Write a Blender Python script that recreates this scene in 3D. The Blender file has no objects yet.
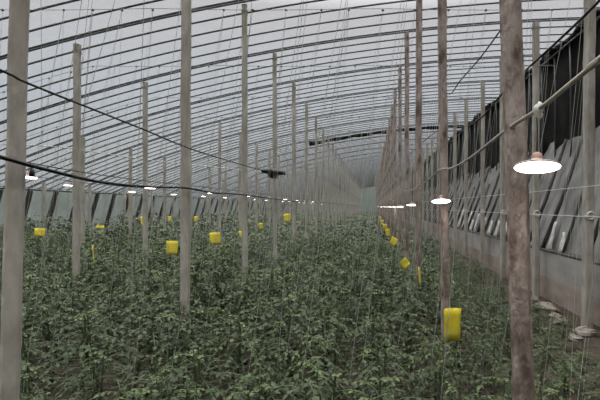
import bpy, math, random
import numpy as np
from mathutils import Vector, Matrix
R = random.Random(7)
C = bpy.context.scene.collection
PI = math.pi
H = 1.78                     # eye height above the soil
F = 450.0                    # focal length in pixels of a 600 px wide frame

# ------------------------------------------------------------------ helpers
def at(u, v, Y):
    """point of the place seen at pixel u, v, at distance Y down the house"""
    return Vector(((u - 372.0) / F * Y, Y, H + (207.0 - v) / F * Y))

def tag(o, label=None, cat=None, group=None, kind=None):
    if label: o['label'] = label
    if cat: o['category'] = cat
    if group: o['group'] = group
    if kind: o['kind'] = kind
    return o

def empty(name, loc, rz=0.0):
    o = bpy.data.objects.new(name, None)
    o.empty_display_size = 0.1
    C.objects.link(o); o.location = loc; o.rotation_euler = (0, 0, rz)
    return o

class MB:
    def __init__(s): s.v = []; s.f = []
    def add(s, vs, fs):
        b = len(s.v); s.v.extend([tuple(p) for p in vs]); s.f.extend([tuple(b + i for i in f) for f in fs])
    def box(s, c, d, rz=0.0, ry=0.0):
        m = Matrix.Rotation(rz, 3, 'Z') @ Matrix.Rotation(ry, 3, 'Y')
        vs = [Vector(c) + m @ Vector((x * d[0] / 2, y * d[1] / 2, z * d[2] / 2)) for x in (-1, 1) for y in (-1, 1) for z in (-1, 1)]
        s.add(vs, [(0, 1, 3, 2), (4, 6, 7, 5), (0, 4, 5, 1), (2, 3, 7, 6), (0, 2, 6, 4), (1, 5, 7, 3)])
    def tube(s, pts, r, n=6, cap=True, rs=None):
        pts = [Vector(p) for p in pts]; vs = []; fs = []
        up = None
        for i, p in enumerate(pts):
            t = (pts[min(i + 1, len(pts) - 1)] - pts[max(i - 1, 0)]).normalized()
            if up is None: up = Vector((0, 0, 1)) if abs(t.z) < .9 else Vector((1, 0, 0))
            a = t.cross(up).normalized(); b = a.cross(t).normalized(); up = b
            rr = rs[i] if rs else r
            for k in range(n):
                an = 2 * PI * k / n
                vs.append(p + a * math.cos(an) * rr + b * math.sin(an) * rr)
        for i in range(len(pts) - 1):
            for k in range(n):
                k2 = (k + 1) % n
                fs.append((i * n + k, i * n + k2, (i + 1) * n + k2, (i + 1) * n + k))
        if cap:
            fs.append(tuple(range(n))[::-1]); fs.append(tuple((len(pts) - 1) * n + k for k in range(n)))
        s.add(vs, fs)
    def lathe(s, prof, c=(0, 0, 0), n=28):
        vs = []; fs = []; m = len(prof)
        for k in range(n):
            a = 2 * PI * k / n
            for (r, z) in prof: vs.append((c[0] + r * math.cos(a), c[1] + r * math.sin(a), c[2] + z))
        for k in range(n):
            k2 = (k + 1) % n
            for i in range(m - 1): fs.append((k * m + i, k2 * m + i, k2 * m + i + 1, k * m + i + 1))
        s.add(vs, fs)
    def ball(s, c, r, n=8, sq=(1, 1, 1), jit=0.0, rnd=None):
        vs = []; fs = []
        for i in range(n + 1):
            th = PI * i / n
            for k in range(n):
                a = 2 * PI * k / n
                q = 1 + (rnd.uniform(-jit, jit) if rnd else 0)
                vs.append((c[0] + r * sq[0] * q * math.sin(th) * math.cos(a), c[1] + r * sq[1] * q * math.sin(th) * math.sin(a), c[2] + r * sq[2] * q * math.cos(th)))
        for i in range(n):
            for k in range(n): fs.append((i * n + k, (i + 1) * n + k, (i + 1) * n + (k + 1) % n, i * n + (k + 1) % n))
        s.add(vs, fs)
    def mesh(s, name, m, smooth=True):
        me = bpy.data.meshes.new(name); me.from_pydata(s.v, [], s.f); me.materials.append(m)
        if smooth: me.polygons.foreach_set('use_smooth', [True] * len(me.polygons))
        me.update(); return me
    def build(s, name, m, parent=None, smooth=True, loc=None):
        o = bpy.data.objects.new(name, s.mesh(name, m, smooth)); C.objects.link(o)
        if parent: o.parent = parent
        if loc is not None: o.location = loc
        return o

def inst(name, me, parent=None, loc=(0, 0, 0), rz=0.0, sc=None):
    o = bpy.data.objects.new(name, me); C.objects.link(o)
    if parent: o.parent = parent
    o.location = loc; o.rotation_euler = (0, 0, rz)
    if sc: o.scale = sc
    return o

def copy_tree(o, parent=None):
    c = o.copy(); C.objects.link(c)
    if parent: c.parent = parent
    for ch in list(o.children): copy_tree(ch, c)
    return c

# ------------------------------------------------------------------ materials
def mat(name, col, rough=.7, spec=.3, col2=None, scale=6.0, detail=4.0, bump=0.0, bscale=None, lo=.35, hi=.65, stretch=None, metal=0.0, col3=None, scale3=1.5):
    m = bpy.data.materials.new(name); m.use_nodes = True
    nt = m.node_tree; b = nt.nodes['Principled BSDF']
    b.inputs['Roughness'].default_value = rough; b.inputs['Specular IOR Level'].default_value = spec
    b.inputs['Metallic'].default_value = metal
    b.inputs['Base Color'].default_value = (*col, 1)
    if col2 is None and not bump: return m
    tc = nt.nodes.new('ShaderNodeTexCoord'); mp = nt.nodes.new('ShaderNodeMapping')
    nt.links.new(tc.outputs['Object'], mp.inputs['Vector'])
    if stretch: mp.inputs['Scale'].default_value = stretch
    def ramp(sc, lo, hi, a, b_):
        n = nt.nodes.new('ShaderNodeTexNoise'); n.inputs['Scale'].default_value = sc; n.inputs['Detail'].default_value = detail
        nt.links.new(mp.outputs[0], n.inputs['Vector'])
        r = nt.nodes.new('ShaderNodeValToRGB'); r.color_ramp.elements[0].position = lo; r.color_ramp.elements[1].position = hi
        r.color_ramp.elements[0].color = (*a, 1); r.color_ramp.elements[1].color = (*b_, 1)
        nt.links.new(n.outputs['Fac'], r.inputs[0]); return n, r
    if col2 is not None:
        n, r = ramp(scale, lo, hi, col, col2); out = r.outputs[0]
        if col3 is not None:
            n3, r3 = ramp(scale3, .5, .68, (0, 0, 0), (1, 1, 1))
            mx = nt.nodes.new('ShaderNodeMix'); mx.data_type = 'RGBA'
            nt.links.new(r3.outputs[0], mx.inputs[0]); nt.links.new(out, mx.inputs[6]); mx.inputs[7].default_value = (*col3, 1)
            out = mx.outputs[2]
        nt.links.new(out, b.inputs['Base Color'])
    if bump:
        n2 = nt.nodes.new('ShaderNodeTexNoise'); n2.inputs['Scale'].default_value = bscale or scale * 3; n2.inputs['Detail'].default_value = 5
        nt.links.new(mp.outputs[0], n2.inputs['Vector'])
        bp = nt.nodes.new('ShaderNodeBump'); bp.inputs['Strength'].default_value = bump; bp.inputs['Distance'].default_value = .02
        nt.links.new(n2.outputs['Fac'], bp.inputs['Height']); nt.links.new(bp.outputs[0], b.inputs['Normal'])
    return m

def film_mat(name, tcol, lcol, fac, scale=7.0, stretch=(1, 1, 1)):
    """plastic film: clear part plus milky light-scattering part, crinkled"""
    m = bpy.data.materials.new(name); m.use_nodes = True; nt = m.node_tree
    nt.nodes.remove(nt.nodes['Principled BSDF']); out = nt.nodes['Material Output']
    tr = nt.nodes.new('ShaderNodeBsdfTransparent'); tr.inputs[0].default_value = (*tcol, 1)
    tl = nt.nodes.new('ShaderNodeBsdfTranslucent'); df = nt.nodes.new('ShaderNodeBsdfDiffuse')
    tc = nt.nodes.new('ShaderNodeTexCoord'); mp = nt.nodes.new('ShaderNodeMapping'); mp.inputs['Scale'].default_value = stretch
    n = nt.nodes.new('ShaderNodeTexNoise'); n.inputs['Scale'].default_value = scale; n.inputs['Detail'].default_value = 6; n.inputs['Roughness'].default_value = .7
    nt.links.new(tc.outputs['Object'], mp.inputs[0]); nt.links.new(mp.outputs[0], n.inputs['Vector'])
    r = nt.nodes.new('ShaderNodeValToRGB')
    r.color_ramp.elements[0].position = .3; r.color_ramp.elements[1].position = .7
    r.color_ramp.elements[0].color = (*[c * .7 for c in lcol], 1); r.color_ramp.elements[1].color = (*lcol, 1)
    nt.links.new(n.outputs['Fac'], r.inputs[0]); nt.links.new(r.outputs[0], tl.inputs[0]); nt.links.new(r.outputs[0], df.inputs[0])
    m1 = nt.nodes.new('ShaderNodeMixShader'); m1.inputs[0].default_value = .25
    nt.links.new(tl.outputs[0], m1.inputs[1]); nt.links.new(df.outputs[0], m1.inputs[2])
    m2 = nt.nodes.new('ShaderNodeMixShader'); m2.inputs[0].default_value = fac
    nt.links.new(tr.outputs[0], m2.inputs[1]); nt.links.new(m1.outputs[0], m2.inputs[2])
    nt.links.new(m2.outputs[0], out.inputs[0])
    return m

def emit_mat(name, col, s):
    m = bpy.data.materials.new(name); m.use_nodes = True
    b = m.node_tree.nodes['Principled BSDF']; b.inputs['Base Color'].default_value = (.9, .9, .88, 1)
    b.inputs['Emission Color'].default_value = (*col, 1); b.inputs['Emission Strength'].default_value = s
    return m

def leaf_mat():
    m = bpy.data.materials.new('leaf_green'); m.use_nodes = True; nt = m.node_tree
    b = nt.nodes['Principled BSDF']; out = nt.nodes['Material Output']
    geo = nt.nodes.new('ShaderNodeNewGeometry')
    n1 = nt.nodes.new('ShaderNodeTexNoise'); n1.inputs['Scale'].default_value = 1.3; n1.inputs['Detail'].default_value = 3
    n2 = nt.nodes.new('ShaderNodeTexNoise'); n2.inputs['Scale'].default_value = 14; n2.inputs['Detail'].default_value = 2
    nt.links.new(geo.outputs['Position'], n1.inputs['Vector']); nt.links.new(geo.outputs['Position'], n2.inputs['Vector'])
    at_ = nt.nodes.new('ShaderNodeAttribute'); at_.attribute_name = 'tone'
    r = nt.nodes.new('ShaderNodeValToRGB'); cr = r.color_ramp
    cr.elements[0].position = .0; cr.elements[0].color = (.024, .040, .014, 1)
    cr.elements[1].position = 1.0; cr.elements[1].color = (.25, .33, .10, 1)
    e = cr.elements.new(.5); e.color = (.062, .094, .034, 1)
    a1 = nt.nodes.new('ShaderNodeMath'); a1.operation = 'MULTIPLY_ADD'; a1.inputs[1].default_value = .9; a1.inputs[2].default_value = -.42
    nt.links.new(n1.outputs['Fac'], a1.inputs[0])
    a2 = nt.nodes.new('ShaderNodeMath'); a2.operation = 'MULTIPLY_ADD'; a2.inputs[1].default_value = .5
    nt.links.new(n2.outputs['Fac'], a2.inputs[0]); nt.links.new(a1.outputs[0], a2.inputs[2])
    a3 = nt.nodes.new('ShaderNodeMath'); a3.operation = 'MULTIPLY_ADD'; a3.inputs[1].default_value = .5; a3.use_clamp = True
    nt.links.new(at_.outputs['Fac'], a3.inputs[0]); nt.links.new(a2.outputs[0], a3.inputs[2])
    nt.links.new(a3.outputs[0], r.inputs[0])
    mx = nt.nodes.new('ShaderNodeMix'); mx.data_type = 'RGBA'; mx.inputs[7].default_value = (.115, .135, .08, 1)
    nt.links.new(geo.outputs['Backfacing'], mx.inputs[0]); nt.links.new(r.outputs[0], mx.inputs[6])
    nt.links.new(mx.outputs[2], b.inputs['Base Color'])
    b.inputs['Roughness'].default_value = .5; b.inputs['Specular IOR Level'].default_value = .35
    tl = nt.nodes.new('ShaderNodeBsdfTranslucent'); nt.links.new(mx.outputs[2], tl.inputs[0])
    ms = nt.nodes.new('ShaderNodeMixShader'); ms.inputs[0].default_value = .2
    nt.links.new(b.outputs[0], ms.inputs[1]); nt.links.new(tl.outputs[0], ms.inputs[2]); nt.links.new(ms.outputs[0], out.inputs[0])
    return m

M = {}
M['conc'] = mat('grey_concrete', (.33, .305, .265), .85, .2, (.50, .465, .405), 11, bump=.5, bscale=40, stretch=(1, 1, .35), col3=(.25, .22, .17), scale3=2.2)
M['conc_brown'] = mat('brown_stained_concrete', (.25, .195, .165), .85, .2, (.46, .385, .345), 16, bump=.9, bscale=45, stretch=(1, 1, .45), col3=(.13, .09, .07), scale3=11)
M['wall'] = mat('cast_concrete', (.32, .31, .29), .9, .15, (.44, .42, .39), 3, bump=.3, bscale=25, stretch=(1, .35, 1), col3=(.23, .18, .15), scale3=.8)
M['wall_low'] = mat('bare_brown_render', (.29, .24, .205), .9, .15, (.39, .335, .29), 4, bump=.3, bscale=25, stretch=(1, .4, 1))
M['soil'] = mat('brown_soil', (.045, .036, .027), .95, .1, (.095, .078, .058), 5, bump=.8, bscale=18)
M['steel'] = mat('dull_galvanised_pipe', (.085, .087, .09), .5, .4, (.13, .13, .13), 8)
M['wire'] = mat('thin_grey_wire', (.13, .13, .125), .5, .4)
M['black'] = mat('black_rubber', (.012, .012, .012), .55, .35)
M['rope'] = mat('pale_conduit', (.46, .42, .36), .6, .3, (.34, .31, .27), 20)
M['twine'] = mat('pale_twine', (.40, .41, .36), .7, .2)
M['quilt'] = mat('dark_quilt', (.012, .011, .011), .95, .05, (.035, .032, .030), 3, bump=.8, bscale=6, stretch=(1, 1, .4))
M['bank'] = mat('grey_back_film', (.15, .148, .14), .6, .3, (.30, .295, .285), 3, bump=.7, bscale=7, stretch=(1, 1, .5))
M['board'] = mat('weathered_dark_pole', (.055, .050, .045), .85, .2, (.115, .105, .092), 9, stretch=(1, 1, .3))
M['scrap'] = mat('torn_white_film', (.42, .42, .39), .6, .3, (.62, .62, .58), 6)
M['shell'] = mat('white_lamp_housing', (.55, .45, .40), .4, .5)
M['socket'] = mat('beige_socket', (.40, .24, .18), .5, .4)
M['yellow'] = mat('yellow_sticky_card', (.80, .67, .05), .55, .3, (.70, .53, .03), 9, col3=(.84, .76, .14), scale3=4)
M['stone'] = mat('pale_stone', (.20, .17, .14), .9, .1, (.33, .29, .25), 8, bump=.5, bscale=20)
M['stem'] = mat('green_stem', (.10, .13, .06), .6, .3)
M['knot'] = mat('grey_tape', (.62, .60, .55), .7, .2)
M['leaf'] = leaf_mat()
M['film'] = film_mat('roof_film', (.97, .97, .98), (.92, .92, .93), .28, 5.0)
M['side'] = film_mat('side_film', (.55, .58, .54), (.38, .41, .37), .75, 2.0)
M['glow'] = emit_mat('lit_diffuser', (1.0, .88, .80), 9.0)

# ------------------------------------------------------------------ roof section
px = [-10.0, -9.5, -7.0, -4.45, -1.89, .68, 3.18, 4.4]
pz = [.52, .80, 1.72, 2.51, 3.07, 3.44, 3.66, 3.70]
cf = np.polyfit(px, pz, 4)
def zr(x): return float(np.polyval(cf, x)) + H
XL, XR = -10.0, 4.4
XS = [XL + (XR - XL) * i / 40 for i in range(41)]
Y0, Y1 = -4.0, 76.0
BAY = 2.13; SP = BAY / 5; YF = 2.38

def sheet(name, prof, ys, m, label=None, cat=None, wob=0.0):
    b = MB(); n = len(prof); rr = random.Random(3)
    vs = [(x, y, z + rr.uniform(-wob, wob)) for y in ys for (x, z) in prof]
    fs = [(j * n + i, j * n + i + 1, (j + 1) * n + i + 1, (j + 1) * n + i) for j in range(len(ys) - 1) for i in range(n - 1)]
    b.add(vs, fs); return b.build(name, m)
ys = [Y0 + (Y1 - Y0) * j / 160 for j in range(161)]
o = sheet('ceiling', [(x, zr(x) + .035) for x in XS], ys, M['film'], wob=.006); tag(o, kind='structure')
o = sheet('wall_left', [(-10.72, .0), (-10.62, .4), (-10.45, 1.0), (-10.2, 1.75), (-10.0, zr(-10) + .035)], ys, M['side']); tag(o, kind='structure')
b = MB(); b.box((3.53, (Y0 + Y1) / 2, .922), (.28, Y1 - Y0, .03)); tag(b.build('trim_2', M['board'], smooth=False), kind='structure')
# right: low concrete wall, then film covered bank, then quilt
b = MB(); b.box((3.52, (Y0 + Y1) / 2, .66), (.24, Y1 - Y0, .50))
o = b.build('wall_right', M['wall'], smooth=False); tag(o, kind='structure')
b = MB(); b.box((3.53, (Y0 + Y1) / 2, .20), (.26, Y1 - Y0, .43)); o = b.build('trim_1', M['wall_low'], smooth=False); tag(o, kind='structure')
rr = random.Random(5)
b = MB(); n = 9; yy = [Y0 + .8 * j for j in range(int((Y1 - Y0) / .8) + 1)]
for j, y in enumerate(yy):
    for i in range(n):
        t = i / (n - 1); b.v.append((3.66 + 1.0 * t + rr.uniform(-.03, .03), y, .90 + 2.7 * t + rr.uniform(-.03, .03)))
b.f = [(j * n + i, (j + 1) * n + i, (j + 1) * n + i + 1, j * n + i + 1) for j in range(len(yy) - 1) for i in range(n - 1)]
o = b.build('wall_back', M['bank']); tag(o, kind='structure')
b = MB(); n = 7; yy = [Y0 + .3 * j for j in range(int((Y1 - Y0) / .3) + 1)]
zt = zr(4.4) + .05
for j, y in enumerate(yy):
    for i in range(n):
        t = i / (n - 1); b.v.append((4.56 + .04 * math.sin(y * 5.1) + .03 * math.sin(y * 13) * (1 - t), y, 3.0 + .12 * math.sin(y * 2.3) * (1 - t) + (zt - 3.0) * t))
    b.v.append((4.30 + .07 * math.sin(y * 3.3), y, zt + .03))
n = 8
b.f = [(j * n + i, (j + 1) * n + i, (j + 1) * n + i + 1, j * n + i + 1) for j in range(len(yy) - 1) for i in range(n - 1)]
o = b.build('insulation_quilt', M['quilt'])
tag(o, 'long dark insulation quilt hanging below the roof edge above the low wall', 'insulation quilt')
so = o.modifiers.new('t', 'SOLIDIFY'); so.thickness = .03
# gable ends
for nm, y in (('wall_far', Y1), ('wall_near', Y0)):
    b = MB(); top = [(x, y, zr(x) + .03) for x in XS]; bot = [(x, y, 0) for x in XS]
    b.add(bot + top, [(i, i + 1, 41 + i + 1, 41 + i) for i in range(40)])
    o = b.build(nm, M['side']); tag(o, kind='structure')
# soil
b = MB(); nx, ny = 60, 200; rr = random.Random(9)
for j in range(ny + 1):
    for i in range(nx + 1):
        x = -10.6 + 15.4 * i / nx; y = Y0 - .3 + (Y1 - Y0 + .6) * j / ny
        z = rr.uniform(-.02, .02) + (.03 * math.sin(x * 4 + y * .3) if x < 3 else 0)
        if x > 3.45: z = -.02
        b.v.append((x, y, z))
b.f = [(j * (nx + 1) + i, j * (nx + 1) + i + 1, (j + 1) * (nx + 1) + i + 1, (j + 1) * (nx + 1) + i) for j in range(ny) for i in range(nx)]
o = b.build('floor', M['soil']); tag(o, kind='structure')

# ------------------------------------------------------------------ roof ribs
b = MB(); b.tube([(x, 0, zr(x)) for x in XS], .016, 6); thin = b.mesh('roof_rib', M['steel'])
b = MB(); b.tube([(x, 0, zr(x)) for x in XS], .016, 6); chord_u = b.mesh('upper_chord', M['steel'])
b = MB()
b.tube([(x, 0, zr(x) - .036) for x in XS], .015, 6)
chord_l = b.mesh('lower_chord', M['steel'])
b = MB()
for i in range(0, 40, 1):
    x = XS[i]; b.tube([(x, 0, zr(x)), (x + .06, 0, zr(x + .06) - .036)], .006, 4)
web = b.mesh('web_bars', M['steel'])
b = MB(); b.tube([(4.42, 0, zr(4.4) - .005), (4.44, 0, 4.6), (4.44, 0, 2.9)], .022, 6); leg = b.mesh('end_leg', M['steel'])
j0 = -14; nribs = int((Y1 - .3 - YF) / SP)
ribs = 0
for j in range(j0, nribs):
    y = YF + SP * j
    if y < Y0 + .2: continue
    if j % 5 == 0:
        e = empty('roof_truss', (0, y, 0)); inst('upper_chord', chord_u, e); inst('lower_chord', chord_l, e); inst('web_bars', web, e)['kind'] = 'stuff'
        k = j // 5
        lab = {2: 'nearest double-pipe roof truss in view, resting on the lone left post',
               3: 'second double-pipe roof truss, one bay behind the truss over the lone left post',
               4: 'third double-pipe roof truss, two bays behind the truss over the lone left post',
               5: 'fourth double-pipe roof truss, three bays behind the truss over the lone left post'}.get(k)
        if lab is None: lab = 'double-pipe arched roof truss deep in the hazy far half' if k > 5 else 'double-pipe arched roof truss overhead, above the top of the view'
        tag(e, lab, 'roof truss', 'double-pipe arched roof trusses')
    else:
        if j % 2 == 0:
            e = empty('roof_rib', (0, y, 0)); inst('arch_pipe', thin, e)
        else: e = inst('roof_rib', thin, None, (0, y, 0))
        lab = 'thin single-pipe roof rib in the near bays at the top of the view' if y < 8.7 else ('thin single-pipe roof rib in the middle bays' if y < 20 else 'thin single-pipe roof rib in the far hazy bays')
        tag(e, lab, 'roof rib', 'thin pipe ribs under the roof film, ' + ('near' if y < 8.7 else 'middle' if y < 20 else 'far'))
    if j % 2 == 0: inst('end_leg', leg, e)
# eave beam at the left, purlin at the right edge
b = MB(); b.tube([(-9.96, Y0 + .1, zr(-9.96) - .05), (-9.96, Y1 - .1, zr(-9.96) - .05)], .035, 6)
tag(b.build('eave_beam', M['steel']), 'long grey eave pipe along the top of the low left film wall', 'eave beam')
b = MB(); b.tube([(4.38, Y0 + .1, zr(4.38) - .05), (4.38, Y1 - .1, zr(4.38) - .05)], .025, 6)
tag(b.build('purlin', M['steel']), 'straight purlin pipe along the right roof edge over the dark quilt', 'purlin')

# leaning struts of the left wall
k = 0; y = YF + BAY / 2 * 3 + .05
b = MB(); b.box((0, 0, 0), (.09, .11, 2.25)); sm = b.mesh('wall_strut', M['board'], False)
while y < 60:
    o = inst('wall_strut', sm, None, (-10.22, y, 1.17)); o.rotation_euler = (0, .27, 0)
    if y < 12: lab = 'dark leaning strut of the low left wall, nearest stretch hidden behind the big post'
    else: lab = 'dark leaning strut in the low left film wall, left of the hanging lamps' if y < 15 else 'dark leaning strut further along the low left film wall'
    tag(o, lab, 'wall strut', 'leaning struts of the left wall'); y += BAY / 2

# ------------------------------------------------------------------ posts
def post_mesh(w, hgt, m, ch=.15, seed=0):
    b = MB(); rr = random.Random(seed); c = w * ch; h = w / 2; n = max(4, int(hgt / .35))
    ring = [(-h + c, -h), (h - c, -h), (h, -h + c), (h, h - c), (h - c, h), (-h + c, h), (-h, h - c), (-h, -h + c)]
    for i in range(n + 1):
        z = -.05 + (hgt + .05) * i / n; dx = rr.uniform(-.003, .003); dy = rr.uniform(-.003, .003)
        for (x, y) in ring: b.v.append((x + dx + rr.uniform(-.0015, .0015), y + dy + rr.uniform(-.0015, .0015), z))
    for i in range(n):
        for k in range(8): b.f.append((i * 8 + k, i * 8 + (k + 1) % 8, (i + 1) * 8 + (k + 1) % 8, (i + 1) * 8 + k))
    b.f.append(tuple(range(n * 8, n * 8 + 8))); b.f.append(tuple(range(8))[::-1])
    return b.mesh('concrete_post', m, False)

cache = {}
def post(X, Y, w=.10, lean=0.0, leany=0.0, m='conc', rz=.0, label=None, group=None, ring=None, ch=.15, tie=True, Xat=0.0, top=None):
    """X is where the post stands at the height Xat"""
    xt = X
    for _ in range(3):
        hgt = zr(max(XL, xt)) - .03; xt = X + lean * (hgt - Xat)
    near = Y < 12
    key = (round(hgt, 1), w, m, ch) if not near else (X, Y)
    if key not in cache: cache[key] = post_mesh(w, hgt - .03, M[m], ch, int(X * 31 + Y * 7))
    o = inst('concrete_post', cache[key], None, (X - lean * Xat, Y, 0), rz)
    o.rotation_euler = (-leany, lean, rz)
    if near and tie:
        b = MB(); q = w * .56
        for zz in (hgt - .16, hgt - .13): b.tube([(-q, -q, zz), (q, -q, zz), (q, q, zz), (-q, q, zz), (-q, -q, zz)], .004, 4)
        b.tube([(0, -q, hgt - .15), (.0, -q * .8, hgt + .0)], .004, 4)
        b.build('tie_wire', M['wire'], o)
    if ring is not None:
        b = MB(); q = w * .5 + .012
        pts = [(math.cos(a) * .055, -q, ring + math.sin(a) * .055) for a in [2 * PI * i / 12 for i in range(13)]]
        b.tube(pts, .016, 6); b.tube([(-q * 1.1, -q, ring), (q * 1.1, -q, ring)], .010, 4)
        rg = b.build('wire_ring', M['knot'], o); tag(rg, 'pale ring holding the wire')
    tag(o, label, 'post', group); return o

def yk(k): return YF + BAY * k
# front rows, measured one by one
post(.688, 2.05, .089, -.0326, 0, 'conc_brown', .08, 'thick brown-stained concrete post at right, nearest the camera, crossing the large lit lamp', Xat=.91, ch=.28, group=None)
post(-1.925, 2.38, .084, .022, 0, 'conc', .62, 'thick weathered concrete post at the far left edge of the view', Xat=.76)
post(.695, 4.27, .074, -.011, 0, 'conc_brown', .1, 'brownish concrete post with the largest yellow card at its foot', Xat=.9)
post(.675, 6.60, .085, .004, 0, 'conc_brown', .1, 'slim pinkish concrete post behind the post with the largest yellow card', Xat=1.0)
post(-1.895, 4.56, .083, .004, 0, 'conc', .1, 'grey concrete post rising left of centre, second from the left-edge post in its row', Xat=1.0)
post(-1.895, 6.70, .078, .0, 0, 'conc', .2, 'slim grey concrete post just left of the black lamp shade', Xat=1.0)
post(-4.45, 6.77, .085, .004, 0, 'conc', .1, 'grey concrete post that stands alone in the left part, second from the left edge', Xat=1.0)
post(3.18, 6.65, .135, .010, 0, 'conc', .05, 'thick grey post at the right edge in front of the low wall', ring=1.65, Xat=.5)
post(3.20, 8.79, .115, .0, 0, 'conc', .05, 'grey post half hidden behind the large lit lamp, ringed by a pale wire holder', ring=1.65, Xat=.5)
rows = {0: (.68, 'beside the line of yellow cards', 'conc_brown', .078), 1: (-1.89, 'under the long black cable left of centre', 'conc', .075),
        2: (-4.45, 'in the left half', 'conc', .078), 3: (-7.0, 'near the low left wall', 'conc', .078),
        4: (-9.5, 'against the low left wall', 'conc', .078), 5: (3.18, 'in front of the low concrete wall at right', 'conc', .115)}
start = {0: 3, 1: 3, 2: 3, 3: 3, 4: 5, 5: 4}
rp = random.Random(11)
for r, (X, where, m, w) in rows.items():
    first = True
    for k in range(start[r], 33):
        Y = yk(k)
        if first: lab = {0: 'thin concrete post fourth in the row beside the yellow cards, its top just in view', 1: 'thin concrete post just right of the black lamp shade',
                         2: 'grey concrete post second in its row from the lone left post', 3: 'grey post half hidden behind the left-edge post, near the low wall',
                         4: 'shortest grey post against the low left wall, left of the lone left post', 5: 'grey back-row post just left of the nearest brown post'}[r]; g = None
        else:
            n_ = k - start[r]
            far = n_ > 2
            od = {0: ('fifth', 'sixth'), 1: ('fifth', 'sixth'), 2: ('third', 'fourth'), 3: ('second', 'third'), 4: ('second', 'third'), 5: ('fourth', 'fifth')}[r]
            lab = ('distant slim post in the row ' if far else od[n_ - 1] + ' nearest post in the row ') + where
            g = ('distant posts ' + where) if far else None
            if Y < 0: continue
        first = False
        post(X + rp.uniform(-.02, .02), Y + (0.05 if r in (1, 2) else 0), w, rp.uniform(-.004, .004), 0, m, rp.uniform(-.2, .2), lab, g, ring=(1.65 if r == 5 and k < 9 else None), Xat=1.5)

# ------------------------------------------------------------------ right side: braces, scraps, stones
b = MB(); b.tube([(3.50, 0, .93), (3.9, 0, 1.95), (4.36, 0, 3.30)], .04, 6, rs=[.045, .04, .034]); bm_ = b.mesh('brace_pole', M['board'])
b = MB(); b.tube([(3.52, -.02, .93), (3.85, .12, 1.75), (4.2, .26, 2.6)], .03, 6); bm2 = b.mesh('brace_pole', M['board'])
y = 3.2; i = 0
rs_ = random.Random(21)
while y < 60:
    o = inst('brace_pole', bm_ if i % 3 else bm2, None, (0, y, 0))
    lab = ('dark slanting pole on the low wall beside the right-edge post' if y < 8.4 else 'dark slanting pole on the low wall just right of the nearest brown post' if y < 11 else 'dark slanting pole on the low wall further down the right side')
    tag(o, lab, 'brace pole', 'slanting poles above the low right wall'); y += SP * 2 * rs_.uniform(.85, 1.15); i += 1
y = 5.2; i = 0
while y < 24:
    b = MB(); n = 5
    hh = rs_.uniform(.35, .75); w = rs_.uniform(.14, .28); dx = rs_.uniform(.05, .15)
    for a in range(n):
        for c in range(4):
            t = a / (n - 1); s = c / 3 - .5
            ww = w * (1 - .75 * t)
            b.v.append((3.56 + t * hh * .36 - .03 * math.cos(s * 5) + rs_.uniform(-.02, .02), s * ww + t * dx, .935 + t * hh + rs_.uniform(-.02, .02)))
    b.f = [(a * 4 + c, a * 4 + c + 1, (a + 1) * 4 + c + 1, (a + 1) * 4 + c) for a in range(n - 1) for c in range(3)]
    o = b.build('film_scrap', M['scrap'], None, True, (0, y, 0)); so = o.modifiers.new('t', 'SOLIDIFY'); so.thickness = .004
    tag(o, 'torn scrap of pale film caught on the low wall ' + ('near the right-edge post' if y < 8.4 else 'behind the nearest brown post' if y < 11 else 'further down the right side'), 'film scrap', 'torn film scraps on the low right wall')
    y += rs_.uniform(.55, 1.0); i += 1
for (X, Y, s) in ((2.95, 6.2, .12), (2.85, 6.75, .10), (2.98, 7.6, .15), (2.75, 7.95, .11), (2.95, 8.4, .13), (3.0, 5.6, .1), (2.7, 6.0, .08), (2.95, 9.4, .12), (2.92, 7.15, .09), (3.02, 8.0, .09)):
    b = MB(); b.ball((0, 0, 0), s, 7, (1.2, 1, .6), .22, rs_)
    o = b.build('stone', M['stone'], None, False, (X, Y, s * .45))
    o.rotation_euler = (0, 0, rs_.uniform(0, 6))
    tag(o, 'pale rough stone on the soil at the foot of the low wall', 'stone', 'stones along the foot of the low wall')

# ------------------------------------------------------------------ cables and wires
def cable(name, pts, r, m, label, cat='cable', n=6, sub=8, group=None):
    P = [Vector(p) for p in pts]; out = []
    for i in range(len(P) - 1):
        p0 = P[max(0, i - 1)]; p1 = P[i]; p2 = P[i + 1]; p3 = P[min(len(P) - 1, i + 2)]
        for k in range(sub):
            t = k / sub
            out.append(.5 * ((2 * p1) + (p2 - p0) * t + (2 * p0 - 5 * p1 + 4 * p2 - p3) * t * t + (3 * p1 - p0 - 3 * p2 + p3) * t ** 3))
    out.append(P[-1])
    b = MB(); b.tube(out, r, n); o = b.build(name, m)
    tag(o, label, cat, group); return o
def onX(u, v, X):
    Y = X * F / (u - 372.0); return at(u, v, Y)
XC = -1.80
cable('black_cable', [(XC, -3, H + .2), (XC, 1.6, H + .30)] + [(XC, (XC * F / (u - 372)), at(u, v, XC * F / (u - 372)).z) for u, v in ((0, 157), (40, 168), (100, 182), (150, 187), (186, 188), (215, 193), (245, 195), (300, 202))]
      + [(XC, 18, H + .16), (XC, 30, H + .15), (XC, 58, H + .15)], .0105, M['black'], 'thick black cable sagging across the left posts just above the crop')
cable('black_cable', [(XC, -3, H + .66), (XC, 1.5, H + .68)] + [(XC, (XC * F / (u - 372)), at(u, v, XC * F / (u - 372)).z) for u, v in ((0, 70), (25, 82), (77, 103), (140, 128), (200, 152), (262, 170))] + [(XC, 8.2, H + .715)],
      .0065, M['black'], 'thinner black cable sloping down from the upper left edge to the black lamp shade')
XR2 = 1.2
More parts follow.
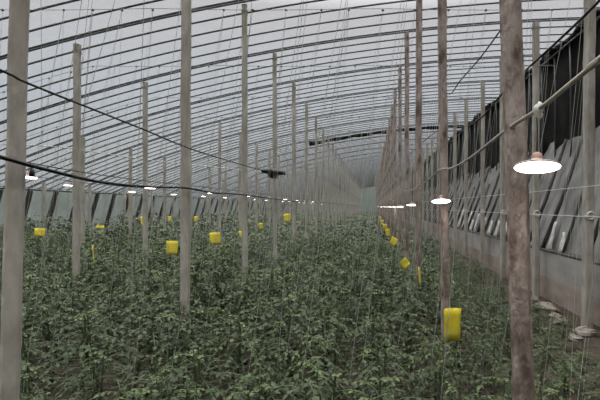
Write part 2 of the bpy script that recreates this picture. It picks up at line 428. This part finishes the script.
cable('black_cable', [(XR2, -3, H + 1.5), (XR2, 1.7, H + 1.15)] + [onX(u, v, XR2) for u, v in ((600, 0), (560, 39), (524, 72), (502, 94), (470, 125))] + [(XR2, 9, H + 1.45), (XR2, 20, H + 1.9)], .0085, M['black'],
      'black cable running diagonally down from the upper right corner behind the nearest brown post')
cable('black_cable', [(.655, 2.1, H + .90), onX(505, 24, .66), onX(480, 58, .66), onX(460, 81, .66), onX(450, 94, .66), (.66, 4.3, H + 1.14)], .0045, M['black'],
      'thin black cable from the nearest brown post back to the next brown one')
XL1 = .62
rope = [(XL1, -3, H + .6), (XL1, .9, H + .42), onX(600, 60, XL1), onX(570, 84, XL1), onX(540, 108, XL1), onX(505, 131, XL1), onX(470, 158, XL1), onX(452, 168, XL1), onX(440, 170, XL1), onX(428, 180, XL1), onX(415, 189, XL1), onX(405, 191, XL1), (XL1, 10, H + .26)]
for k in range(12): rope.append((XL1, 12 + 4 * k, H + (.24 if k % 2 else .18)))
rope_o = cable('pale_conduit', rope, .0078, M['rope'], 'pale taped conduit running diagonally above the right-hand lamps')
b = MB(); kx = onX(538, 110, XL1); rr = random.Random(4)
b.ball(kx, .023, 8, (.8, 1, 1.2), .2, rr); b.ball(kx + Vector((.005, -.008, -.022)), .011, 7, (1, 1, 1.2), .2, rr)
kn = b.build('tape_knot', M['knot'], rope_o)
for k, (zz, lab) in enumerate(((1.65, 'pale horizontal wire through the ring holders in front of the low wall'), (2.08, 'thin pale wire along the right posts above the ring holders'))):
    cable('guide_wire', [(3.08, -3.0, zz), (3.08, 4.0, zz), (3.08, 8.8, zz - .01), (3.08, 20, zz), (3.08, 58, zz)], .006, M['knot'], lab, 'wire', 5, 3)
# lamp lines on the left
XA, XB = -3.64, -6.08
cable('lamp_cable', [(XA, 3, H + .62), (XA, 4.76, H + .47), (XA, 7.4, H + .42), (XA, 14, H + .44), (XA, 58, H + .44)], .006, M['black'], 'thin dark cable carrying the left line of lamps', 'cable')
cable('lamp_cable', [(XB, 5, H + .6), (XB, 9, H + .53), (XB, 14, H + .50), (XB, 58, H + .50)], .006, M['black'], 'thin dark cable carrying the lamps closest to the low left wall', 'cable')
# pale wires in the upper left
cable('guide_wire', [at(-10, 143, 7.0), at(30, 145, 7.5), at(75, 149, 8.2), at(150, 160, 9.5), at(262, 172, 12.0)], .008, M['knot'], 'pale slack wire crossing behind the lone left post', 'wire', 5, 6)

# cross wires with knots, twine hangs from them
WY = [3.17 + BAY * k for k in range(0, 26)]
WZ = H + 2.34
def wz(x): return min(WZ, zr(x) - .12)
knot_pts = []
rk = random.Random(31)
for i, y in enumerate(WY):
    e = empty('trellis_wire', (0, y, WZ))
    pts = []
    x = -9.8
    while x <= 3.2: pts.append((x, 0, wz(x) - WZ - .02 * abs(math.sin(x * 1.22)))); x += .4
    b = MB(); b.tube(pts, .0035, 4, cap=False); b.build('wire', M['wire'], e)
    b = MB(); x = -9.6 + rk.uniform(0, .2)
    while x < 3.0:
        z = wz(x) - WZ - .02
        if y < 15: b.ball((x, 0, z), .017, 5, (1, 1, .8), .3, rk)
        knot_pts.append((x, y, WZ + z)); x += .38 * rk.uniform(.8, 1.2)
    if y < 15: b.build('twine_knots', M['wire'], e)
    lab = {0: 'knotted cross wire above the top of the view', 1: 'knotted cross wire strung high at the top of the view', 2: 'second knotted cross wire, seen against the roof below the top one'}.get(i, 'thin knotted cross wire further down the house')
    tag(e, lab, 'cross wire', 'knotted cross wires' if i > 2 else None)

# ------------------------------------------------------------------ crop height
def hcrop(x, y):
    h = .80 + .27 * min(1, max(0, (y - 2.8) / 3.5))
    h += .45 * min(1, max(0, (-x - 5) / 4.5))
    if x > .2:
        t = min(1, (x - .2) / 1.9); lo = .40 + .22 * min(1, max(0, (y - 7) / 8)); h = h * (1 - t) + lo * t
    h += .05 * math.sin(x * 1.7 + y * .9) + .04 * math.sin(x * .6 - y * 1.9)
    return h

# strings
tw = random.Random(77)
strs = []
for (x, y, z) in knot_pts:
    for q in range(3 if y < 6 else 2):
        l = -.12 + tw.uniform(-.05, .05)
        xe = x + l * (z - .7) + tw.uniform(-.10, .10); ye = y + (-.35, .35, 0)[q] + tw.uniform(-.2, .2)
        if xe < -10: continue
        strs.append((y, x, z, xe, ye))
vis = []
for (y, x, z, xe, ye) in strs:
    u = 372 + F * xe / max(ye, .1)
    if y > 2 and -30 < u < 640: vis.append((y, x, z, xe, ye))
vis.sort()
for i, (y, x, z, xe, ye) in enumerate(vis[:300]):
    b = MB(); ze = hcrop(xe, ye) - .25
    s = tw.uniform(-.02, .02)
    b.tube([(0, 0, 0), ((xe - x) * .5 + s, (ye - y) * .5, (ze - z) * .5), (xe - x, ye - y, ze - z)], .0019, 3, cap=False)
    o = b.build('trellis_string', M['twine'], None, False, (x, y, z))
    if y < 4: lab = 'pale trellis string in the nearest row, hanging down to the front plants'
    elif y < 6: lab = 'pale trellis string hanging from the topmost visible knotted wire'
    elif y < 9: lab = 'pale trellis string hanging from the second visible knotted wire'
    else: lab = 'pale trellis string hanging in the middle of the crop'
    tag(o, lab, 'string', 'trellis strings, ' + ('nearest' if y < 4 else 'first wire' if y < 6 else 'second wire' if y < 9 else 'middle'))
b = MB()
for (y, x, z, xe, ye) in vis[300:1300]:
    b.tube([(x, y, z), (xe, ye, hcrop(xe, ye) - .2)], .0020, 3, cap=False)
o = b.build('distant_strings', M['twine'], None, False)
tag(o, 'mass of fine pale strings over the distant crop', 'strings', kind='stuff')

# ------------------------------------------------------------------ lamps
def make_lamp():
    e = empty('hanging_lamp', (0, 0, 0))
    b = MB(); b.lathe([(0.0, -.001), (.118, -.001), (.121, .004)], n=32); b.build('diffuser', M['glow'], e)
    b = MB(); b.lathe([(.122, .0), (.127, .004), (.124, .010), (.09, .020), (.05, .030), (.036, .036), (.033, .045)], n=32); b.build('housing', M['shell'], e)
    b = MB(); b.lathe([(.032, .042), (.032, .060), (.026, .078), (.010, .088), (0, .09)], n=16); b.build('socket', M['socket'], e)
    b = MB(); b.tube([(0, 0, .09), (.004, 0, .2), (0, 0, .31)], .004, 5); b.build('cord', M['black'], e)
    return e
lamp0 = make_lamp(); used = False
def lamp(X, Y, Z, ztop, label, group=None, tilt=0.0, rot=0.0):
    global used
    if not used: e = lamp0; used = True
    else: e = copy_tree(lamp0)
    e.location = (X, Y, Z); e.rotation_euler = (tilt, rot, 0)
    cord = [c for c in e.children if c.name.startswith('cord')][0]
    e.scale = (.68, .68, .68)
    L = ((ztop - Z) / .68 - .09) / .22; cord.scale = (1, 1, L); cord.location = (0, 0, .09 - .09 * L)
    tag(e, label, 'lamp', group)
lamp(XL1, 1.69, H + .148, H + .372, 'large bright white saucer lamp crossing the nearest brown post at right', tilt=-.185, rot=.06)
lamp(XL1, 4.04, H + .050, H + .335, 'lit saucer lamp in front of the post with the largest yellow card', tilt=-.22)
lamp(XL1, 6.97, H + .028, H + .27, 'small lit saucer lamp beside the slim pinkish post', tilt=-.09)
y = 9.9
while y < 56:
    lamp(XL1, y, H + .0, H + .2, 'tiny lit lamp in the right-hand line, beyond the slim pinkish post', 'distant lamps of the right line', tilt=-.02); y += 2.95
lamp(XA, 4.76, H + .31, H + .468, 'lit saucer lamp beside the left-edge post, under the thick black cable', tilt=-.08)
lamp(XA, 7.38, H + .31, H + .42, 'lit saucer lamp just left of the grey post left of centre', tilt=-.08)
y = 10.2
while y < 56: lamp(XA, y, H + .31, H + .43, 'tiny lit lamp of the left line, far down the house', 'distant lamps of the left line', tilt=-.02); y += 2.9
lamp(XB, 9.0, H + .43, H + .527, 'small lit lamp just left of the lone left post, near the low wall', tilt=-.02)
y = 11.4
while y < 56: lamp(XB, y, H + .38, H + .50, 'tiny lit lamp close to the low left wall', 'distant lamps by the low left wall', tilt=-.02); y += 2.4

# black shade on the thin cable
e = empty('black_lamp_shade', (XC, 8.2, H + .605)); e.rotation_euler = (0, .10, .3)
b = MB(); n = 24
prof = [(.0, .105), (.045, .10), (.12, .085), (.18, .065), (.225, .03), (.218, .008), (.16, -.005), (.10, .0), (0, .01)]
b.lathe(prof, n=n); b.build('shade', M['black'], e)
b = MB(); b.lathe([(.0, .02), (.095, .01), (.095, -.04), (.07, -.075), (.0, -.085)], n=14); b.build('bulb_holder', M['black'], e)
b = MB(); b.tube([(0, 0, .08), (0, 0, .115)], .008, 6); b.build('hook', M['black'], e)
tag(e, 'wide unlit black lamp shade hanging left of centre above the crop', 'lamp')
# empty socket hanging from the thick cable
e = empty('lamp_socket', at(32, 174, 2.38) + Vector((0, 0.02, 0)))
b = MB(); b.lathe([(0, .022), (.010, .02), (.013, .0), (.012, -.018), (0, -.02)], n=12); b.build('socket_body', M['black'], e)
b = MB(); b.tube([(0, 0, .02), (.003, 0, .045)], .003, 5); b.build('lead', M['black'], e)
e.location = (XC, XC * F / (32 - 372.), at(32, 173, XC * F / (32 - 372.)).z)
tag(e, 'small black empty lamp socket under the thick black cable by the left-edge post', 'lamp socket')

# rolled dark shade under a distant rib
ky = YF + BAY * 8 + .25
pts = [(x, ky, zr(x) - .15 + .012 * math.sin(x * 6)) for x in [-2.75 + 6.75 * i / 24 for i in range(25)]]
b = MB(); b.tube(pts, .075, 8, rs=[.10 if i < 2 else .07 + .012 * math.sin(i * 1.7) for i in range(25)]); o = b.build('rolled_shade', M['quilt'])
tag(o, 'dark rolled shade cloth slung under a distant rib across the centre', 'rolled shade')

# ------------------------------------------------------------------ yellow sticky cards
ry = random.Random(13)
def card(u, v, Y, w, h, rz, label, roll=0.0, group=None, bend=.06, fold=False):
    p = at(u, v, Y); e = empty('sticky_card', p, rz); e.rotation_euler = (0, roll, rz)
    b = MB(); n = 6
    for i in range(n + 1):
        for j in range(5):
            s = i / n - .5; t = j / 4 - .5
            b.v.append((s * w * (1 + .04 * t), bend * w * math.cos(s * PI) * 1.2 + .04 * w * math.sin(t * 4 + s), t * h))
    b.f = [(i * 5 + j, (i + 1) * 5 + j, (i + 1) * 5 + j + 1, i * 5 + j + 1) for i in range(n) for j in range(4)]
    o = b.build('card', M['yellow'], e); so = o.modifiers.new('t', 'SOLIDIFY'); so.thickness = .002
    b = MB(); b.tube([(0, bend * w * 1.2, h / 2 - .01), (0, bend * w, h / 2 + .25)], .0018, 4); b.build('hanging_string', M['twine'], e)
    tag(e, label, 'sticky trap', group)
card(452.5, 325, 3.95, .185, .285, .5, 'largest yellow sticky card, at the foot of the brownish post at right', roll=.07, bend=.10)
card(405, 263.5, 5.9, .115, .115, .2, 'small yellow card tilted like a diamond, left of the slim pinkish post', roll=.9)
card(419.5, 276, 5.4, .20, .22, 1.55, 'narrow yellow-green card seen edge on at the foot of the slim pinkish post', roll=.02, bend=.02)
card(393.5, 241.5, 10.4, .16, .20, .3, 'small yellow card behind the diamond-tilted one', roll=.5)
card(388, 233, 13.5, .16, .24, .6, 'small yellow card second behind the diamond-tilted one', roll=-.2)
for u, v, Y in ((385, 227.5, 17.5), (382, 222.5, 23.0), (379.5, 218.5, 31.0)):
    card(u, v, Y, .2, .26, .4, 'tiny distant yellow card in the line right of centre', group='distant yellow cards in the line right of centre')
card(172, 248, 6.2, .145, .195, .2, 'yellow card just left of the grey post left of centre', roll=.05)
card(215, 238.5, 7.5, .165, .20, .3, 'yellow card between the two grey posts left of centre', roll=-.04)
card(93.5, 255, 5.0, .17, .22, 2.06, 'yellow card seen edge on right of the lone left post', roll=.02, bend=.02)
card(39.5, 232.5, 7.6, .16, .14, .2, 'yellow card near the left-edge post', roll=.05)
card(100, 227, 8.0, .14, .05, .1, 'small flat yellow card right of the lone left post, further back', roll=.0)
card(142, 221, 13.0, .20, .26, 1.7, 'narrow distant yellow card in the left half, near the low wall')
card(287, 218, 13.6, .20, .25, .3, 'distant yellow card just right of the black lamp shade')
card(242, 234, 12.5, .16, .17, .5, 'tiny yellow card left of the slim post under the black lamp shade')
for u, v, Y in ((261, 226, 15.0), (196, 219, 16.5), (170, 219, 16.0), (316, 219, 20)):
    card(u, v, Y, .14, .2, .8, 'tiny distant yellow card hazy among the left posts', group='distant hazy yellow cards')

# ------------------------------------------------------------------ plants
def leaflet(L, W, fold, lod):
    if lod == 0:
        v = np.array([(0, 0, 0), (.32 * L, -W, .0), (.32 * L, 0, -fold), (.32 * L, W, 0), (.7 * L, -.72 * W, -.04 * L), (.68 * L, 0, -fold - .02 * L), (.7 * L, .72 * W, -.04 * L), (L, 0, -.16 * L)])
        f = [(0, 1, 2), (0, 2, 3), (1, 4, 5, 2), (2, 5, 6, 3), (4, 7, 5), (5, 7, 6)]
    else:
        v = np.array([(0, 0, 0), (.45 * L, -W, -.0), (L, 0, -.12 * L), (.45 * L, W, 0)]); f = [(0, 1, 2), (0, 2, 3)]
    return v, f
def rotz(a): c, s = math.cos(a), math.sin(a); return np.array([[c, -s, 0], [s, c, 0], [0, 0, 1]])
def roty(a): c, s = math.cos(a), math.sin(a); return np.array([[c, 0, s], [0, 1, 0], [-s, 0, c]])
def rotx(a): c, s = math.cos(a), math.sin(a); return np.array([[1, 0, 0], [0, c, -s], [0, s, c]])
def plant(seed, lod=0):
    """unit-height plant: bushy compound leaves; returns leaf verts, faces, tones and stem paths"""
    r = random.Random(seed); V = []; Fs = []; T = []; S = []
    nl = 58 if lod == 0 else 30 if lod == 1 else 12
    base = 0
    nst = r.choice((2, 3, 3))
    stems = []
    for s in range(nst):
        a = r.uniform(0, 6.28); d = r.uniform(.03, .13); hh = r.uniform(.82, 1.0)
        stems.append((math.cos(a) * d, math.sin(a) * d, hh)); S.append([(0, 0, 0), (math.cos(a) * d * .6, math.sin(a) * d * .6, hh * .5), (math.cos(a) * d, math.sin(a) * d, hh * .96)])
    for i in range(nl):
        sx, sy, hh = stems[i % nst]
        t = .35 + .65 * ((i + r.random()) / nl) ** .8
        p = np.array((sx * t, sy * t, hh * t * .95))
        az = i * 2.4 + r.uniform(-.5, .5)
        young = t > .93
        LL = r.uniform(.20, .32) * (1.15 - .35 * (t > .85)) * (.6 if young else 1)
        el = r.uniform(.15, .75) + (.5 if young else 0)
        droop = r.uniform(1.0, 2.0)
        tone = (.75 if young else .25) + r.uniform(-.15, .2)
        Rm = rotz(az)
        npair = 4 if lod == 0 else 2 if lod == 1 else 1
        m = npair * 2 + 1
        path = []
        e = el; q = p.copy(); steps = npair + 1
        for k in range(steps):
            dq = np.array((math.cos(e), 0, math.sin(e))) * LL / steps
            q = q + Rm @ dq; e -= droop / steps; path.append((q.copy(), e))
        if lod == 0: S.append([tuple(p)] + [tuple(a) for a, _ in path])
        for k in range(steps):
            pos, e_ = path[k]
            sides = (0,) if k == steps - 1 else (-1, 1)
            for sd in sides:
                sz = (.5 + .5 * (k + 1) / steps) * (.048 if lod == 0 else .095 if lod == 1 else .16) * r.uniform(.8, 1.2) * (.7 if young else 1)
                v, f = leaflet(sz, sz * r.uniform(.26, .36), sz * r.uniform(.02, .10), 0 if lod == 0 else 1)
                Q = Rm @ rotz(sd * r.uniform(.8, 1.25)) @ roty(-e_ * .55 + r.uniform(-.2, .35)) @ rotx(r.uniform(-.5, .5))
                v = v @ Q.T + pos
                V.append(v); Fs.extend([tuple(a + base for a in ff) for ff in f]); base += len(v)
                T.extend([tone + r.uniform(-.08, .08)] * len(v))
    return np.vstack(V), Fs, np.array(T), S

def leaf_mesh(name, V, Fs, T):
    me = bpy.data.meshes.new(name); me.from_pydata(V.tolist(), [], Fs); me.materials.append(M['leaf'])
    a = me.attributes.new('tone', 'FLOAT', 'POINT'); a.data.foreach_set('value', T.astype(np.float32)); me.update(); return me

NV = 7
full = [plant(100 + i, 0) for i in range(NV)]; mid = [plant(200 + i, 1) for i in range(NV)]; low = [plant(300 + i, 2) for i in range(NV)]
fol = [leaf_mesh('foliage', p[0], p[1], p[2]) for p in full]
stm = []
for p in full:
    b = MB()
    for k, s in enumerate(p[3]): b.tube(s, .006, 4, cap=False, rs=([.009, .008, .005] if len(s) == 3 else [.0035] * len(s)))
    stm.append(b.mesh('stems', M['stem']))

rpn = random.Random(2024)
spots = []
row = 0; y = 1.25
while y < 74:
    yrow = y + (0.0 if row % 2 == 0 else 0.0)
    st = .40 if y < 16 else .5
    x = -9.55
    while x < 2.85:
        X = x + rpn.uniform(-.09, .09); Y = yrow + rpn.uniform(-.10, .10)
        u = 372 + F * X / max(Y, .3)
        if -260 - 250 / max(Y, 1) < u < 860 and not (X > .9 and rpn.random() < .03):
            spots.append((Y, X))
        x += st
    y += (.56 if row % 2 == 0 else .74) if y < 16 else .7
    row += 1
def clear(X, Y):
    return True
insc = []
outside = []
for (Y, X) in spots:
    u = 372 + F * X / Y
    (insc if -25 < u < 625 and Y > 1.7 else outside).append((Y, X))
insc.sort()
near, rest = insc[:300], insc[300:] + outside
for (Y, X) in near:
    h = hcrop(X, Y) * rpn.uniform(.9, 1.12); i = rpn.randrange(NV); rz = rpn.uniform(0, 6.28)
    wv = max(.75, min(1.15, h / .85)) * rpn.uniform(.92, 1.1)
    e = empty('tomato_plant', (X, Y, 0), rz)
    e.scale = (wv, wv, h)
    inst('foliage', fol[i], e); inst('stems', stm[i], e)
    if X > 1.0: lab = 'low leafy green plant at lower right, between the brown post and the low wall'; g = 'low plants near the low wall'
    elif Y < 2.8: lab = 'leafy green plant in the front rows along the bottom edge'; g = 'front plants'
    elif Y < 4.6: lab = 'leafy green plant in the rows just behind the front ones'; g = 'second plants'
    else: lab = 'leafy green plant in the rows around the foot of the grey post left of centre'; g = 'third plants'
    tag(e, lab, 'plant', g)
# the rest of the field as one mass
Vs = []; loops = []; sizes = []; Ts = []; base = 0
pre = {}
for nm, lst in (('f', full), ('m', mid), ('l', low)):
    pre[nm] = [(p[0], np.concatenate([np.array(f) for f in p[1]]), np.array([len(f) for f in p[1]]), p[2]) for p in lst]
for (Y, X) in rest:
    u = 372 + F * X / Y
    on = -25 < u < 625 and Y > 1.7
    k = 'f' if (Y < 10 and on) else 'm' if Y < 18 else 'l'
    v, l, s, t = pre[k][rpn.randrange(NV)]
    h = hcrop(X, Y) * rpn.uniform(.9, 1.12); a = rpn.uniform(0, 6.28)
    wv = max(.8, min(1.15, h / .85)) * rpn.uniform(.92, 1.1) * (1.25 if Y > 16 else 1)
    w = (v * np.array((wv, wv, h))) @ rotz(a).T + np.array((X, Y, 0))
    Vs.append(w); loops.append(l + base); sizes.append(s); Ts.append(t); base += len(v)
Vs = np.vstack(Vs); loops = np.concatenate(loops); sizes = np.concatenate(sizes); Ts = np.concatenate(Ts)
me = bpy.data.meshes.new('crop_field'); me.vertices.add(len(Vs)); me.vertices.foreach_set('co', Vs.astype(np.float32).ravel())
me.loops.add(len(loops)); me.loops.foreach_set('vertex_index', loops.astype(np.int32))
me.polygons.add(len(sizes)); st_ = np.concatenate([[0], np.cumsum(sizes)[:-1]]).astype(np.int32)
me.polygons.foreach_set('loop_start', st_)
me.update(calc_edges=True); me.validate()
a = me.attributes.new('tone', 'FLOAT', 'POINT'); a.data.foreach_set('value', Ts.astype(np.float32)); me.materials.append(M['leaf'])
o = bpy.data.objects.new('crop_field', me); C.objects.link(o)
tag(o, 'dense green leafy crop filling the house behind the front rows', 'crop', kind='stuff')
print('plants', len(near), len(rest), 'faces', len(sizes))

# ------------------------------------------------------------------ humid haze inside the house
DENS = 0.045
m = bpy.data.materials.new('humid_haze'); m.use_nodes = True; nt = m.node_tree
nt.nodes.remove(nt.nodes['Principled BSDF'])
vs = nt.nodes.new('ShaderNodeVolumeScatter'); vs.inputs['Color'].default_value = (.99, 1.0, .965, 1); vs.inputs['Density'].default_value = DENS; vs.inputs['Anisotropy'].default_value = 0.0
nt.links.new(vs.outputs[0], nt.nodes['Material Output'].inputs['Volume'])
b = MB(); prof = [(-10.0, .02), (3.4, .02), (4.38, 2.9), (4.38, zr(4.38) - .0)] + [(x, zr(x)) for x in XS[::-1][1:]]
n = len(prof)
b.v = [(x, y, z) for y in (Y0 + .05, Y1 - .05) for (x, z) in prof]
b.f = [(i, (i + 1) % n, n + (i + 1) % n, n + i) for i in range(n)] + [tuple(range(n))[::-1], tuple(range(n, 2 * n))]
o = b.build('humid_haze', m, None, False)
tag(o, 'thin humid haze filling the greenhouse', 'haze', kind='stuff')

# ------------------------------------------------------------------ sky, camera
ZEN = 6.8      # an overcast sky is several times brighter overhead than low down
w = bpy.data.worlds.new('overcast'); bpy.context.scene.world = w; w.use_nodes = True; nt = w.node_tree
bg = nt.nodes['Background']; tc = nt.nodes.new('ShaderNodeTexCoord'); sp = nt.nodes.new('ShaderNodeSeparateXYZ')
r = nt.nodes.new('ShaderNodeValToRGB'); cr = r.color_ramp
cr.elements[0].position = 0.0; cr.elements[0].color = (.18, .21, .22, 1)
cr.elements[1].position = .40; cr.elements[1].color = (.46, .455, .465, 1)
e3 = cr.elements.new(.95); e3.color = (ZEN, ZEN, ZEN, 1)
e1 = cr.elements.new(.06); e1.color = (.33, .355, .36, 1)
e2 = cr.elements.new(.22); e2.color = (.40, .43, .46, 1)
nt.links.new(tc.outputs['Generated'], sp.inputs[0]); nt.links.new(sp.outputs['Z'], r.inputs[0]); nt.links.new(r.outputs[0], bg.inputs[0])
bg.inputs['Strength'].default_value = 1.0

cam = bpy.data.cameras.new('camera'); co = bpy.data.objects.new('camera', cam); C.objects.link(co)
co.location = (0, 0, H); co.rotation_euler = (PI / 2, 0, 0)
cam.sensor_width = 36; cam.lens = 36 * F / 600; cam.shift_x = -72 / 600; cam.shift_y = 7 / 600; cam.clip_end = 300
sc = bpy.context.scene; sc.camera = co
vs_ = sc.view_settings; vs_.view_transform = 'Standard'; vs_.look = 'None'; vs_.exposure = 0.6; vs_.gamma = 1; vs_.use_curve_mapping = False
